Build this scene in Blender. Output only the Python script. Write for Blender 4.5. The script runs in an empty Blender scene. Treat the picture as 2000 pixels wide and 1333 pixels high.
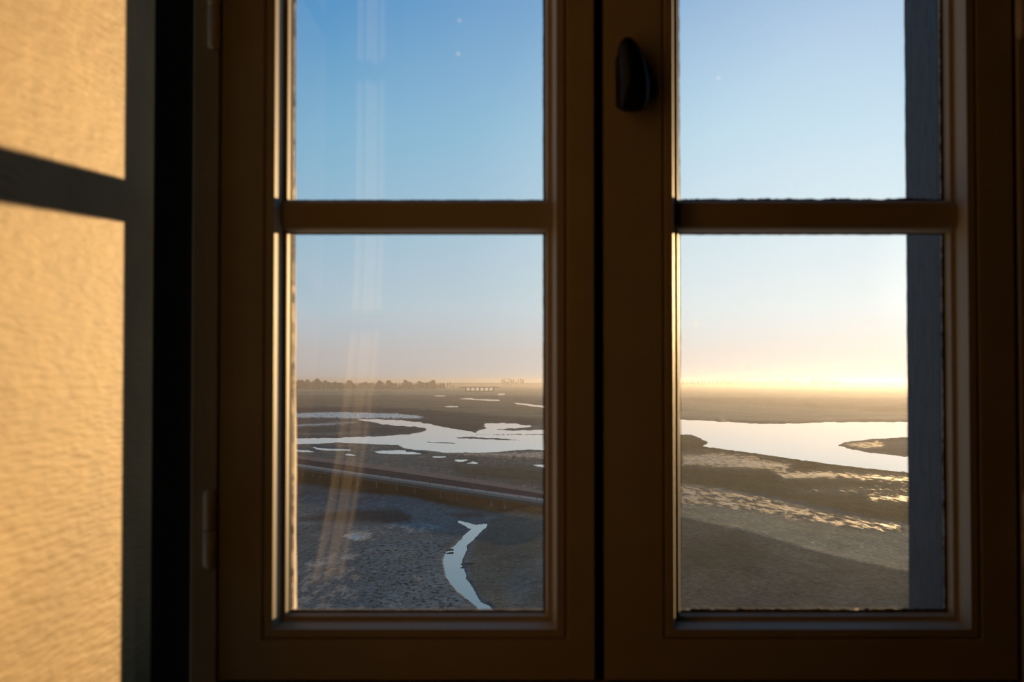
import bpy, math, random
import numpy as np
from mathutils import Vector

random.seed(7)
rng = np.random.default_rng(7)
SC = bpy.context.scene
COL = SC.collection

# ------------------------------------------------------------------ camera, world, sun, exposure
F = 2778.0                      # focal length in pixels of the 2000 x 1333 frame (50 mm)
HORIZON = 747.0
PITCH = math.atan((HORIZON - 666.5) / F)
D = 1.736                       # room-side face of the casements, metres from the lens
PXM = F / D

cam_d = bpy.data.cameras.new('camera')
cam_d.sensor_width = 36.0
cam_d.lens = 50.0
cam_d.clip_start = 0.02
cam_d.clip_end = 60000.0
cam_d.dof.use_dof = True
cam_d.dof.focus_distance = 40.0
cam_d.dof.aperture_fstop = 11.0
cam = bpy.data.objects.new('camera', cam_d)
COL.objects.link(cam)
cam.rotation_euler = (math.pi / 2 + PITCH, 0, 0)
SC.camera = cam

SUN_AZ = math.atan(0.323)       # to the right of straight ahead
SUN_EL = math.radians(3.8)
SDIR = Vector((math.sin(SUN_AZ) * math.cos(SUN_EL), math.cos(SUN_AZ) * math.cos(SUN_EL), math.sin(SUN_EL)))
sun_d = bpy.data.lights.new('sun', 'SUN')
sun_d.energy = 8.1
sun_d.color = (1.0, 0.63, 0.28)
sun_d.angle = math.radians(0.53)
sun = bpy.data.objects.new('sun', sun_d)
COL.objects.link(sun)
sun.rotation_euler = (-SDIR).to_track_quat('-Z', 'Y').to_euler()
sun.location = (30, 80, 20)

world = bpy.data.worlds.new('morning_sky')
SC.world = world
world.use_nodes = True
wn = world.node_tree.nodes
wl = world.node_tree.links
wn.clear()
SKY = [  # elevation in degrees, linear colour away from the sun
    (-90, (0.40, 0.37, 0.36)), (0.0, (0.50, 0.45, 0.44)), (1.2, (0.49, 0.47, 0.48)), (3.0, (0.43, 0.55, 0.64)), (6.0, (0.30, 0.50, 0.66)),
    (10.0, (0.18, 0.44, 0.66)), (15.0, (0.075, 0.30, 0.60)), (30.0, (0.05, 0.20, 0.42)), (60.0, (0.035, 0.14, 0.33)), (90.0, (0.03, 0.12, 0.30))]
GLOW = [(0, 1.1), (2, 0.62), (4, 0.50), (6, 0.48), (11, 0.40), (16, 0.24), (20, 0.13), (27, 0.03), (45, 0.0)]
GLOW_TINT = (1.0, 0.87, 0.68)
tc = wn.new('ShaderNodeTexCoord')
sep = wn.new('ShaderNodeSeparateXYZ')
wl.new(tc.outputs['Generated'], sep.inputs[0])
asn = wn.new('ShaderNodeMath'); asn.operation = 'ARCSINE'
wl.new(sep.outputs['Z'], asn.inputs[0])
# three quarters of the ramp serve the lowest 30 degrees of the sky
mr = wn.new('ShaderNodeMapRange'); mr.inputs['From Min'].default_value = 0.0
mr.inputs['From Max'].default_value = math.radians(90); mr.inputs['To Min'].default_value = 0; mr.inputs['To Max'].default_value = 1
wl.new(asn.outputs[0], mr.inputs['Value'])
sq = wn.new('ShaderNodeMath'); sq.operation = 'SQRT'
wl.new(mr.outputs[0], sq.inputs[0])
ramp = wn.new('ShaderNodeValToRGB')
stops = [(math.sqrt(max(e, 0) / 90.0), c) for e, c in SKY if e >= 0]
els = ramp.color_ramp.elements
els[0].position = stops[0][0]; els[0].color = (*stops[0][1], 1)
els[1].position = stops[-1][0]; els[1].color = (*stops[-1][1], 1)
for p_, c_ in stops[1:-1]:
    e_ = els.new(p_); e_.color = (*c_, 1)
wl.new(sq.outputs[0], ramp.inputs[0])
dt = wn.new('ShaderNodeVectorMath'); dt.operation = 'DOT_PRODUCT'
dt.inputs[1].default_value = SDIR
wl.new(tc.outputs['Generated'], dt.inputs[0])
acs = wn.new('ShaderNodeMath'); acs.operation = 'ARCCOSINE'
wl.new(dt.outputs['Value'], acs.inputs[0])
mr2 = wn.new('ShaderNodeMapRange'); mr2.inputs['From Min'].default_value = 0; mr2.inputs['From Max'].default_value = math.radians(45)
wl.new(acs.outputs[0], mr2.inputs['Value'])
ramp2 = wn.new('ShaderNodeValToRGB')
els = ramp2.color_ramp.elements
GM = GLOW[0][1]
els[0].position = 0; els[0].color = (1, 1, 1, 1)
els[1].position = 1; els[1].color = (0, 0, 0, 1)
for a_, g_ in GLOW[1:-1]:
    e_ = els.new(a_ / 45.0); e_.color = (g_ / GM, g_ / GM, g_ / GM, 1)
wl.new(mr2.outputs[0], ramp2.inputs[0])
gl = wn.new('ShaderNodeVectorMath'); gl.operation = 'MULTIPLY'
gl.inputs[1].default_value = tuple(c * GM for c in GLOW_TINT)
wl.new(ramp2.outputs[0], gl.inputs[0])
ad = wn.new('ShaderNodeVectorMath'); ad.operation = 'ADD'
wl.new(ramp.outputs[0], ad.inputs[0]); wl.new(gl.outputs[0], ad.inputs[1])
bg = wn.new('ShaderNodeBackground'); bg.inputs['Strength'].default_value = 1.0
wl.new(ad.outputs[0], bg.inputs['Color'])
wo = wn.new('ShaderNodeOutputWorld')
wl.new(bg.outputs[0], wo.inputs['Surface'])

vs = SC.view_settings
vs.view_transform = 'Standard'; vs.look = 'None'; vs.exposure = 0.0; vs.gamma = 1.0; vs.use_curve_mapping = False
SC.cycles.max_bounces = 6
SC.cycles.diffuse_bounces = 3
SC.cycles.glossy_bounces = 3
SC.cycles.transparent_max_bounces = 16
SC.cycles.volume_bounces = 0
SC.cycles.adaptive_threshold = 0.025
SC.cycles.caustics_reflective = False
SC.cycles.caustics_refractive = False
SC.cycles.sample_clamp_indirect = 4.0

# ------------------------------------------------------------------ helpers
def link(o, parent=None):
    COL.objects.link(o)
    if parent is not None:
        o.parent = parent
    return o

def mesh_obj(name, verts, faces, mat=None, parent=None, smooth=False):
    me = bpy.data.meshes.new(name)
    me.from_pydata([tuple(v) for v in verts], [], [tuple(f) for f in faces])
    me.update()
    if smooth:
        me.polygons.foreach_set('use_smooth', [True] * len(me.polygons))
    if mat is not None:
        me.materials.append(mat)
    return link(bpy.data.objects.new(name, me), parent)

def empty(name, loc=(0, 0, 0), parent=None):
    o = bpy.data.objects.new(name, None)
    o.empty_display_size = 0.1
    o.location = loc
    return link(o, parent)

def tag(o, label=None, cat=None, group=None, kind=None):
    if label: o['label'] = label
    if cat: o['category'] = cat
    if group: o['group'] = group
    if kind: o['kind'] = kind
    return o

class MB:
    def __init__(s):
        s.v = []; s.f = []
    def add(s, v, f):
        n = len(s.v)
        s.v += [tuple(p) for p in v]; s.f += [tuple(i + n for i in q) for q in f]
    def box(s, x0, x1, y0, y1, z0, z1):
        s.add([(x0, y0, z0), (x1, y0, z0), (x1, y1, z0), (x0, y1, z0), (x0, y0, z1), (x1, y0, z1), (x1, y1, z1), (x0, y1, z1)],
              [(0, 3, 2, 1), (4, 5, 6, 7), (0, 1, 5, 4), (1, 2, 6, 5), (2, 3, 7, 6), (3, 0, 4, 7)])
    def lathe(s, cx, cy, prof, n=20):
        """rings of (radius, z) around the vertical axis, closed at both ends"""
        b = len(s.v)
        for r, z in prof:
            for k in range(n):
                a = 2 * math.pi * k / n
                s.v.append((cx + r * math.cos(a), cy + r * math.sin(a), z))
        for j in range(len(prof) - 1):
            for k in range(n):
                k2 = (k + 1) % n
                s.f.append((b + j * n + k, b + j * n + k2, b + (j + 1) * n + k2, b + (j + 1) * n + k))
        s.f.append(tuple(b + k for k in reversed(range(n))))
        s.f.append(tuple(b + (len(prof) - 1) * n + k for k in range(n)))
    def build(s, name, mat=None, parent=None, smooth=False):
        return mesh_obj(name, s.v, s.f, mat, parent, smooth)

def bevel(o, w, seg=2):
    m = o.modifiers.new('bevel', 'BEVEL'); m.width = w; m.segments = seg; m.limit_method = 'ANGLE'; m.angle_limit = math.radians(40)
    return o

def px_dir(px, py):
    """direction in the world through a point of the photograph (numpy friendly), y component 1"""
    dx = (np.asarray(px, float) - 1000.0) / F
    dz = (666.5 - np.asarray(py, float)) / F
    c, s = math.cos(PITCH), math.sin(PITCH)
    y = c - s * dz; z = s + c * dz
    return dx / y, z / y
def X_at(px, depth): return (px - 1000.0) / F * depth
def Z_at(py, depth): return float(px_dir(1000, py)[1]) * depth
H = 16.0                        # height of the lens above the mud flats
def ground(px, py, h=H):
    a, b = px_dir(px, py)
    t = -h / b
    return a * t, t

# ------------------------------------------------------------------ materials
def material(name):
    m = bpy.data.materials.new(name); m.use_nodes = True
    nt = m.node_tree; nt.nodes.clear()
    out = nt.nodes.new('ShaderNodeOutputMaterial')
    return m, nt.nodes, nt.links, out

def principled(name, col, rough=0.6, noise=None, bump=None, metallic=0.0, spec=0.5):
    """noise=(scale, amount[, stretch]) varies the colour, bump=(scale, strength, distance[, stretch])"""
    m, n, l, out = material(name)
    p = n.new('ShaderNodeBsdfPrincipled')
    p.inputs['Base Color'].default_value = (*col, 1); p.inputs['Roughness'].default_value = rough
    p.inputs['Metallic'].default_value = metallic; p.inputs['Specular IOR Level'].default_value = spec
    l.new(p.outputs[0], out.inputs[0])
    t = n.new('ShaderNodeTexCoord')
    def tex(scale, stretch=None, detail=6):
        mp = n.new('ShaderNodeMapping')
        mp.inputs['Scale'].default_value = stretch or (1, 1, 1)
        l.new(t.outputs['Object'], mp.inputs[0])
        x = n.new('ShaderNodeTexNoise'); x.inputs['Scale'].default_value = scale; x.inputs['Detail'].default_value = detail
        l.new(mp.outputs[0], x.inputs['Vector'])
        return x
    if noise:
        x = tex(noise[0], noise[2] if len(noise) > 2 else None)
        r = n.new('ShaderNodeValToRGB')
        a = noise[1]
        r.color_ramp.elements[0].position = 0.3; r.color_ramp.elements[1].position = 0.7
        r.color_ramp.elements[0].color = (*[c * (1 - a) for c in col], 1)
        r.color_ramp.elements[1].color = (*[min(1, c * (1 + a)) for c in col], 1)
        l.new(x.outputs['Fac'], r.inputs[0]); l.new(r.outputs[0], p.inputs['Base Color'])
    if bump:
        x = tex(bump[0], bump[3] if len(bump) > 3 else None)
        b = n.new('ShaderNodeBump'); b.inputs['Strength'].default_value = bump[1]; b.inputs['Distance'].default_value = bump[2]
        l.new(x.outputs['Fac'], b.inputs['Height']); l.new(b.outputs[0], p.inputs['Normal'])
    return m

M = {}
M['cream_paint'] = principled('cream_paint', (0.38, 0.295, 0.175), 0.6, (14, 0.06), (60, 0.25, 0.0006, (1, 1, 0.15)))
M['hinge_paint'] = principled('hinge_paint', (0.55, 0.42, 0.27), 0.4, (40, 0.12))
M['black_iron'] = principled('black_iron', (0.004, 0.0037, 0.0035), 0.38, (50, 0.2), (90, 0.1, 0.0004), spec=0.3)
M['brass'] = principled('brass', (0.35, 0.27, 0.15), 0.3, metallic=1.0)
M['putty'] = principled('putty', (0.05, 0.032, 0.02), 0.8, (120, 0.5))
M['stone'] = principled('stone', (0.62, 0.52, 0.40), 0.85, (18, 0.15), (55, 0.5, 0.004))
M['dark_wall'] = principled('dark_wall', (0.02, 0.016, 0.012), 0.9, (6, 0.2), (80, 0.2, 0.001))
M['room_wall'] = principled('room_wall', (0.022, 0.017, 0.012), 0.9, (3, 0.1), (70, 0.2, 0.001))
M['ceiling'] = principled('ceiling', (0.05, 0.04, 0.03), 0.9, (3, 0.06))
M['linen'] = principled('linen', (0.62, 0.57, 0.50), 0.9, (120, 0.08), (400, 0.3, 0.0006))
M['asphalt'] = principled('asphalt', (0.035, 0.036, 0.045), 0.9, (0.6, 0.25), spec=0.0)
M['deck_boards'] = principled('deck_boards', (0.27, 0.185, 0.14), 0.9, (0.7, 0.18), spec=0.0)
M['kerb'] = principled('kerb', (0.36, 0.30, 0.25), 0.9, (0.5, 0.12), spec=0.0)
M['bridge_steel'] = principled('bridge_steel', (0.02, 0.018, 0.018), 0.6, (1, 0.3))
M['pile_steel'] = principled('pile_steel', (0.20, 0.16, 0.12), 0.6, (2, 0.3))
M['rail_steel'] = principled('rail_steel', (0.05, 0.045, 0.045), 0.5, (2, 0.3))
M['dam_concrete'] = principled('dam_concrete', (0.16, 0.15, 0.15), 0.8, (0.3, 0.2))
M['bark'] = principled('bark', (0.05, 0.042, 0.035), 0.9, (0.8, 0.3))
M['twigs'] = principled('twigs', (0.045, 0.05, 0.038), 0.95, (0.4, 0.3))

def weathered_blue():
    m, n, l, out = material('weathered_blue_paint')
    p = n.new('ShaderNodeBsdfPrincipled'); l.new(p.outputs[0], out.inputs[0])
    t = n.new('ShaderNodeTexCoord')
    mp = n.new('ShaderNodeMapping'); mp.inputs['Scale'].default_value = (1, 1, 0.35)
    l.new(t.outputs['Object'], mp.inputs[0])
    a = n.new('ShaderNodeTexNoise'); a.inputs['Scale'].default_value = 65; a.inputs['Detail'].default_value = 8; a.inputs['Roughness'].default_value = 0.65
    l.new(mp.outputs[0], a.inputs['Vector'])
    r = n.new('ShaderNodeValToRGB')
    r.color_ramp.elements[0].position = 0.445; r.color_ramp.elements[0].color = (0.004, 0.004, 0.004, 1)
    r.color_ramp.elements[1].position = 0.475; r.color_ramp.elements[1].color = (0.012, 0.017, 0.025, 1)
    e = r.color_ramp.elements.new(0.7); e.color = (0.024, 0.027, 0.033, 1)
    l.new(a.outputs['Fac'], r.inputs[0]); l.new(r.outputs[0], p.inputs['Base Color'])
    p.inputs['Roughness'].default_value = 0.7
    b = n.new('ShaderNodeBump'); b.inputs['Strength'].default_value = 0.8; b.inputs['Distance'].default_value = 0.003
    l.new(a.outputs['Fac'], b.inputs['Height']); l.new(b.outputs[0], p.inputs['Normal'])
    return m
M['blue_paint'] = weathered_blue()

def woven_wall():
    m, n, l, out = material('woven_wall_covering')
    p = n.new('ShaderNodeBsdfPrincipled'); l.new(p.outputs[0], out.inputs[0])
    p.inputs['Roughness'].default_value = 0.75; p.inputs['Specular IOR Level'].default_value = 0.35
    t = n.new('ShaderNodeTexCoord')
    def noise(scale, stretch, detail=4):
        mp = n.new('ShaderNodeMapping'); mp.inputs['Scale'].default_value = stretch
        l.new(t.outputs['Object'], mp.inputs[0])
        x = n.new('ShaderNodeTexNoise'); x.inputs['Scale'].default_value = scale; x.inputs['Detail'].default_value = detail
        l.new(mp.outputs[0], x.inputs['Vector'])
        return x
    fib = noise(210, (1, 0.10, 1), 3)        # weft threads running along the wall
    lump = noise(60, (1, 0.35, 1), 4)
    blot = noise(9, (1, 0.6, 1), 3)
    r = n.new('ShaderNodeValToRGB')
    r.color_ramp.elements[0].position = 0.3; r.color_ramp.elements[0].color = (0.47, 0.32, 0.125, 1)
    r.color_ramp.elements[1].position = 0.72; r.color_ramp.elements[1].color = (0.63, 0.435, 0.175, 1)
    l.new(blot.outputs['Fac'], r.inputs[0])
    sp = n.new('ShaderNodeTexVoronoi'); sp.inputs['Scale'].default_value = 38
    l.new(t.outputs['Object'], sp.inputs['Vector'])
    lt = n.new('ShaderNodeMath'); lt.operation = 'LESS_THAN'; lt.inputs[1].default_value = 0.085
    l.new(sp.outputs['Distance'], lt.inputs[0])
    sel = n.new('ShaderNodeSeparateColor'); l.new(sp.outputs['Color'], sel.inputs[0])
    gt = n.new('ShaderNodeMath'); gt.operation = 'GREATER_THAN'; gt.inputs[1].default_value = 0.72
    l.new(sel.outputs[0], gt.inputs[0])
    mu = n.new('ShaderNodeMath'); mu.operation = 'MULTIPLY'; l.new(lt.outputs[0], mu.inputs[0]); l.new(gt.outputs[0], mu.inputs[1])
    mx = n.new('ShaderNodeMix'); mx.data_type = 'RGBA'
    l.new(mu.outputs[0], mx.inputs['Factor']); l.new(r.outputs[0], mx.inputs[6]); mx.inputs[7].default_value = (0.9, 0.74, 0.5, 1)
    l.new(mx.outputs[2], p.inputs['Base Color'])
    b1 = n.new('ShaderNodeBump'); b1.inputs['Strength'].default_value = 0.9; b1.inputs['Distance'].default_value = 0.002
    l.new(fib.outputs['Fac'], b1.inputs['Height'])
    b2 = n.new('ShaderNodeBump'); b2.inputs['Strength'].default_value = 0.5; b2.inputs['Distance'].default_value = 0.003
    l.new(lump.outputs['Fac'], b2.inputs['Height']); l.new(b1.outputs[0], b2.inputs['Normal'])
    l.new(b2.outputs[0], p.inputs['Normal'])
    return m
M['woven'] = woven_wall()

def glass():
    """thin window glass: a clear sheet with the reflection of its two faces and a trace of dust"""
    m, n, l, out = material('window_glass')
    tr = n.new('ShaderNodeBsdfTransparent'); tr.inputs[0].default_value = (0.97, 0.98, 0.975, 1)
    gs = n.new('ShaderNodeBsdfGlossy'); gs.inputs['Roughness'].default_value = 0.035
    fr = n.new('ShaderNodeFresnel'); fr.inputs['IOR'].default_value = 1.75
    geo = n.new('ShaderNodeNewGeometry')
    mx = n.new('ShaderNodeMixShader')
    l.new(fr.outputs[0], mx.inputs[0]); l.new(tr.outputs[0], mx.inputs[1]); l.new(gs.outputs[0], mx.inputs[2])
    tl = n.new('ShaderNodeBsdfTranslucent'); tl.inputs[0].default_value = (0.8, 0.8, 0.8, 1)
    t = n.new('ShaderNodeTexCoord')
    big = n.new('ShaderNodeTexNoise'); big.inputs['Scale'].default_value = 7; big.inputs['Detail'].default_value = 5
    l.new(t.outputs['Object'], big.inputs['Vector'])
    mr_ = n.new('ShaderNodeMapRange'); mr_.inputs['From Min'].default_value = 0.35; mr_.inputs['From Max'].default_value = 0.8
    mr_.inputs['To Min'].default_value = 0.002; mr_.inputs['To Max'].default_value = 0.009
    l.new(big.outputs['Fac'], mr_.inputs['Value'])
    sp = n.new('ShaderNodeTexVoronoi'); sp.inputs['Scale'].default_value = 30
    l.new(t.outputs['Object'], sp.inputs['Vector'])
    lt = n.new('ShaderNodeMapRange'); lt.inputs['From Min'].default_value = 0.12; lt.inputs['From Max'].default_value = 0.03
    lt.inputs['To Min'].default_value = 0; lt.inputs['To Max'].default_value = 0.10
    l.new(sp.outputs['Distance'], lt.inputs['Value'])
    sel = n.new('ShaderNodeSeparateColor'); l.new(sp.outputs['Color'], sel.inputs[0])
    gt = n.new('ShaderNodeMath'); gt.operation = 'GREATER_THAN'; gt.inputs[1].default_value = 0.86
    l.new(sel.outputs[0], gt.inputs[0])
    mu = n.new('ShaderNodeMath'); mu.operation = 'MULTIPLY_ADD'
    l.new(lt.outputs[0], mu.inputs[0]); l.new(gt.outputs[0], mu.inputs[1]); l.new(mr_.outputs[0], mu.inputs[2])
    m2 = n.new('ShaderNodeMixShader')
    l.new(mu.outputs[0], m2.inputs[0]); l.new(mx.outputs[0], m2.inputs[1]); l.new(tl.outputs[0], m2.inputs[2])
    l.new(m2.outputs[0], out.inputs[0])
    return m
M['glass'] = glass()

def water(name, rough, tint=(0.02, 0.022, 0.022)):
    m, n, l, out = material(name)
    p = n.new('ShaderNodeBsdfPrincipled'); l.new(p.outputs[0], out.inputs[0])
    p.inputs['Base Color'].default_value = (*tint, 1); p.inputs['Roughness'].default_value = rough; p.inputs['IOR'].default_value = 1.33
    t = n.new('ShaderNodeTexCoord')
    x = n.new('ShaderNodeTexNoise'); x.inputs['Scale'].default_value = 0.35; x.inputs['Detail'].default_value = 3
    l.new(t.outputs['Object'], x.inputs['Vector'])
    b = n.new('ShaderNodeBump'); b.inputs['Strength'].default_value = 0.04; b.inputs['Distance'].default_value = 0.05
    l.new(x.outputs['Fac'], b.inputs['Height']); l.new(b.outputs[0], p.inputs['Normal'])
    return m
M['water'] = water('still_tidal_water', 0.07)
M['river_water'] = water('ruffled_river_water', 0.04)

def mud():
    m, n, l, out = material('mud_flats')
    p = n.new('ShaderNodeBsdfPrincipled'); l.new(p.outputs[0], out.inputs[0])
    at = n.new('ShaderNodeAttribute'); at.attribute_name = 'soil'
    sp = n.new('ShaderNodeAttribute'); sp.attribute_name = 'cover'      # r = wetness, g = dark clumps
    sc = n.new('ShaderNodeSeparateColor'); l.new(sp.outputs['Color'], sc.inputs[0])
    t = n.new('ShaderNodeTexCoord')
    def noise(scale, detail=5, stretch=(1, 1, 1), rough=0.55):
        mp = n.new('ShaderNodeMapping'); mp.inputs['Scale'].default_value = stretch
        l.new(t.outputs['Object'], mp.inputs[0])
        x = n.new('ShaderNodeTexNoise'); x.inputs['Scale'].default_value = scale; x.inputs['Detail'].default_value = detail; x.inputs['Roughness'].default_value = rough
        l.new(mp.outputs[0], x.inputs['Vector']); return x
    def math_(op, a, b=None, c=None, clamp=False):
        q = n.new('ShaderNodeMath'); q.operation = op; q.use_clamp = clamp
        for i, v in enumerate((a, b, c)):
            if v is None: continue
            if isinstance(v, (int, float)): q.inputs[i].default_value = v
            else: l.new(v, q.inputs[i])
        return q.outputs[0]
    broad = noise(0.05, 6, (1, 0.4, 1)); mid = noise(0.45, 6, (1, 0.35, 1), 0.65); fine = noise(2.2, 5, (1, 0.5, 1), 0.7)
    v1 = math_('MULTIPLY_ADD', broad.outputs['Fac'], 1.1, 0.45)
    v2 = math_('MULTIPLY_ADD', mid.outputs['Fac'], 1.2, 0.4)
    v3 = math_('MULTIPLY_ADD', fine.outputs['Fac'], 2.0, 0.0)
    v = math_('MULTIPLY', math_('MULTIPLY', v1, v2), v3)
    clump = noise(2.6, 4, (1, 0.45, 1), 0.6)
    ck = math_('MULTIPLY', math_('MULTIPLY', math_('SUBTRACT', clump.outputs['Fac'], 0.53), 12.0, None, True), sc.outputs[1], None, True)
    v = math_('MULTIPLY', v, math_('SUBTRACT', 1.0, math_('MULTIPLY', ck, 0.75)))
    mx = n.new('ShaderNodeVectorMath'); mx.operation = 'SCALE'
    l.new(at.outputs['Color'], mx.inputs[0]); l.new(math_('MULTIPLY', v, 1.75), mx.inputs['Scale'])
    l.new(mx.outputs[0], p.inputs['Base Color'])
    wetn = noise(1.0, 9, (1, 0.2, 1), 0.78)
    w = math_('SUBTRACT', math_('ADD', wetn.outputs['Fac'], sc.outputs[0]), 0.93)
    w = math_('MULTIPLY', w, 4.0, None, True)
    w = math_('MULTIPLY', w, math_('SUBTRACT', 1.0, ck))
    rg = math_('MULTIPLY_ADD', w, -0.8, 0.9)
    l.new(rg, p.inputs['Roughness'])
    l.new(math_('MULTIPLY', w, 0.5), p.inputs['Specular IOR Level'])
    b = n.new('ShaderNodeBump'); b.inputs['Distance'].default_value = 0.25
    l.new(math_('MULTIPLY_ADD', w, -0.22, 0.25), b.inputs['Strength'])
    l.new(fine.outputs['Fac'], b.inputs['Height']); l.new(b.outputs[0], p.inputs['Normal'])
    return m
M['mud'] = mud()

# ------------------------------------------------------------------ the room
ROOM_R, ROOM_BACK, FLOOR, CEIL = 2.7, -2.6, -1.45, 1.62
WL = -0.3906                                   # face of the left wall
def woven_left_wall():
    r, rx, yc = 0.12, 0.020, D - 0.255
    path = [(WL, 0.98), (WL, yc)]
    path += [(WL - rx + rx * math.cos(a), yc + r * math.sin(a)) for a in np.linspace(0, math.pi / 2, 13)[1:]]
    path += [(WL - 0.45, yc + r)]
    back = [(WL - 0.45, 0.98)]
    ring = path + back
    n = len(ring)
    v = [(x, y, FLOOR) for x, y in ring] + [(x, y, CEIL) for x, y in ring]
    f = [(i, (i + 1) % n, n + (i + 1) % n, n + i) for i in range(n)] + [tuple(reversed(range(n))), tuple(range(n, 2 * n))]
    o = mesh_obj('wall_left', v, f, M['woven'])
    for i, pl in enumerate(o.data.polygons):
        if 1 <= i <= 12: pl.use_smooth = True
    return tag(o, 'left wall in golden woven covering, sunlit beside the window', 'wall', kind='structure')
woven_left_wall()
mb = MB(); mb.box(WL - 0.45, WL + 0.004, ROOM_BACK, 0.98, FLOOR, CEIL)  # out of view; added near-black so less light bounces onto the window frame
tag(mb.build('wall_left_inner', M['room_wall']), 'unseen stretch of the left wall, made dark to cut bounce light', 'wall', kind='structure')

FRAME_L, FRAME_R = WL, (2043 - 1000) / PXM
FRAME_B, FRAME_T = -0.425, 1.36
OUT = D + 0.31                                 # outer face of the masonry
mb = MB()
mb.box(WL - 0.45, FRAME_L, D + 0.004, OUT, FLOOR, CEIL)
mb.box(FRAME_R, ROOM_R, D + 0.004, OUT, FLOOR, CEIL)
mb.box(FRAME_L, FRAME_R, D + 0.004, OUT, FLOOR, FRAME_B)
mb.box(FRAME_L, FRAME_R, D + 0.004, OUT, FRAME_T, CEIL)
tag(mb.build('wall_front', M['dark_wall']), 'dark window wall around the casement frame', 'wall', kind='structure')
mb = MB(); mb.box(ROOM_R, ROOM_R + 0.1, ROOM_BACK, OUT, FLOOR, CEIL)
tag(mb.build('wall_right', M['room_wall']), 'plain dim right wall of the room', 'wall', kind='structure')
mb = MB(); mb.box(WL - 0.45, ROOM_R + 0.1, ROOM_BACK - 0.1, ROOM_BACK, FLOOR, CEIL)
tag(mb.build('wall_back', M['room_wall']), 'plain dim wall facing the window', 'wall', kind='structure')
mb = MB(); mb.box(WL - 0.45, ROOM_R + 0.1, ROOM_BACK - 0.1, OUT, FLOOR - 0.1, FLOOR)
tag(mb.build('floor', principled('floor_boards', (0.03, 0.019, 0.011), 0.55, (5, 0.25, (1, 8, 1)))), 'dark wooden floor of the dim room', 'floor', kind='structure')
mb = MB(); mb.box(WL - 0.45, ROOM_R + 0.1, ROOM_BACK - 0.1, OUT, CEIL, CEIL + 0.1)
tag(mb.build('ceiling', M['ceiling']), 'plain ceiling of the dim room', 'ceiling', kind='structure')

# ------------------------------------------------------------------ the casement window
GY = D + 0.056
UG = 0.0145                                    # the glass begins this far inside the arris
# moulding from the flat of the sash (u = 0 at the arris) towards the glass; u, v in metres, v away from the room
MOULD = [(-0.014, 0.0), (-0.0115, 0.0035), (-0.009, 0.0), (0.0, 0.0), (0.0029, 0.0145), (0.0045, 0.0345), (0.0101, 0.036), (0.0132, 0.052), (0.0145, 0.054), (0.0145, 0.064)]
SASH_B, SASH_T = -0.361, 1.292
ARR_B, ARR_T = -0.3003, 1.2205
MUNTINS = (0.2080, 0.7170)                     # centre heights of the glazing bars

def stile(parent, x_out, x_arr, side, y0=D):
    """side=+1: the glass lies to the right of the arris"""
    xg = x_arr + side * MOULD[0][0]
    m_ = MB()
    m_.box(min(x_out, xg), max(x_out, xg), y0, y0 + 0.064, SASH_B, SASH_T)
    pts = [(x_arr + side * u, v, ARR_B + u, ARR_T - u) for u, v in MOULD]
    n = len(pts)
    m_.add([(x, y0 + v, a) for x, v, a, b in pts] + [(x, y0 + v, b) for x, v, a, b in pts], [(i, i + 1, n + i + 1, n + i) for i in range(n - 1)])
    return m_.build('stile', M['cream_paint'], parent)

def rail(parent, z_out, z_arr, side, xl, xr, y0=D):
    """side=+1: the glass lies above the arris; xl, xr are the arrises of the stiles"""
    g = MOULD[0][0]
    zg = z_arr + side * g
    m_ = MB()
    m_.box(xl + g, xr - g, y0, y0 + 0.064, min(z_out, zg), max(z_out, zg))
    pts = [(z_arr + side * u, v, xl + u, xr - u) for u, v in MOULD]
    n = len(pts)
    m_.add([(a, y0 + v, z) for z, v, a, b in pts] + [(b, y0 + v, z) for z, v, a, b in pts], [(i, i + 1, n + i + 1, n + i) for i in range(n - 1)])
    return m_.build('rail', M['cream_paint'], parent)

def muntin(parent, zc, xl, xr, y0=D):
    half = [(0.0210, 0.064), (0.0208, 0.052), (0.0190, 0.038), (0.0172, 0.0315), (0.0150, 0.0285), (0.0110, 0.027)]
    prof = [(z, v) for z, v in half] + [(-z, v) for z, v in reversed(half)]
    n = len(prof)
    vs_ = [(xl + 0.002, y0 + v, zc + z) for z, v in prof] + [(xr - 0.002, y0 + v, zc + z) for z, v in prof]
    fs = [(i, (i + 1) % n, n + (i + 1) % n, n + i) for i in range(n)] + [tuple(reversed(range(n))), tuple(range(n, 2 * n))]
    return mesh_obj('muntin', vs_, fs, M['cream_paint'], parent)

def pane(parent, x0, x1, z0, z1, tilt):
    """old glass, never quite flat: tilt(z) is its slope from side to side at height z"""
    nx, nz = 10, 24
    xc = (x0 + x1) / 2
    v, f = [], []
    for j in range(nz + 1):
        z = z0 + (z1 - z0) * j / nz
        for i in range(nx + 1):
            x = x0 + (x1 - x0) * i / nx
            v.append((x, GY + 0.003 - tilt(z) * (x - xc), z))
    for j in range(nz):
        for i in range(nx):
            a = j * (nx + 1) + i
            f.append((a, a + 1, a + nx + 2, a + nx + 1))
    return mesh_obj('glass_pane', v, f, M['glass'], parent, smooth=True)

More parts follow.
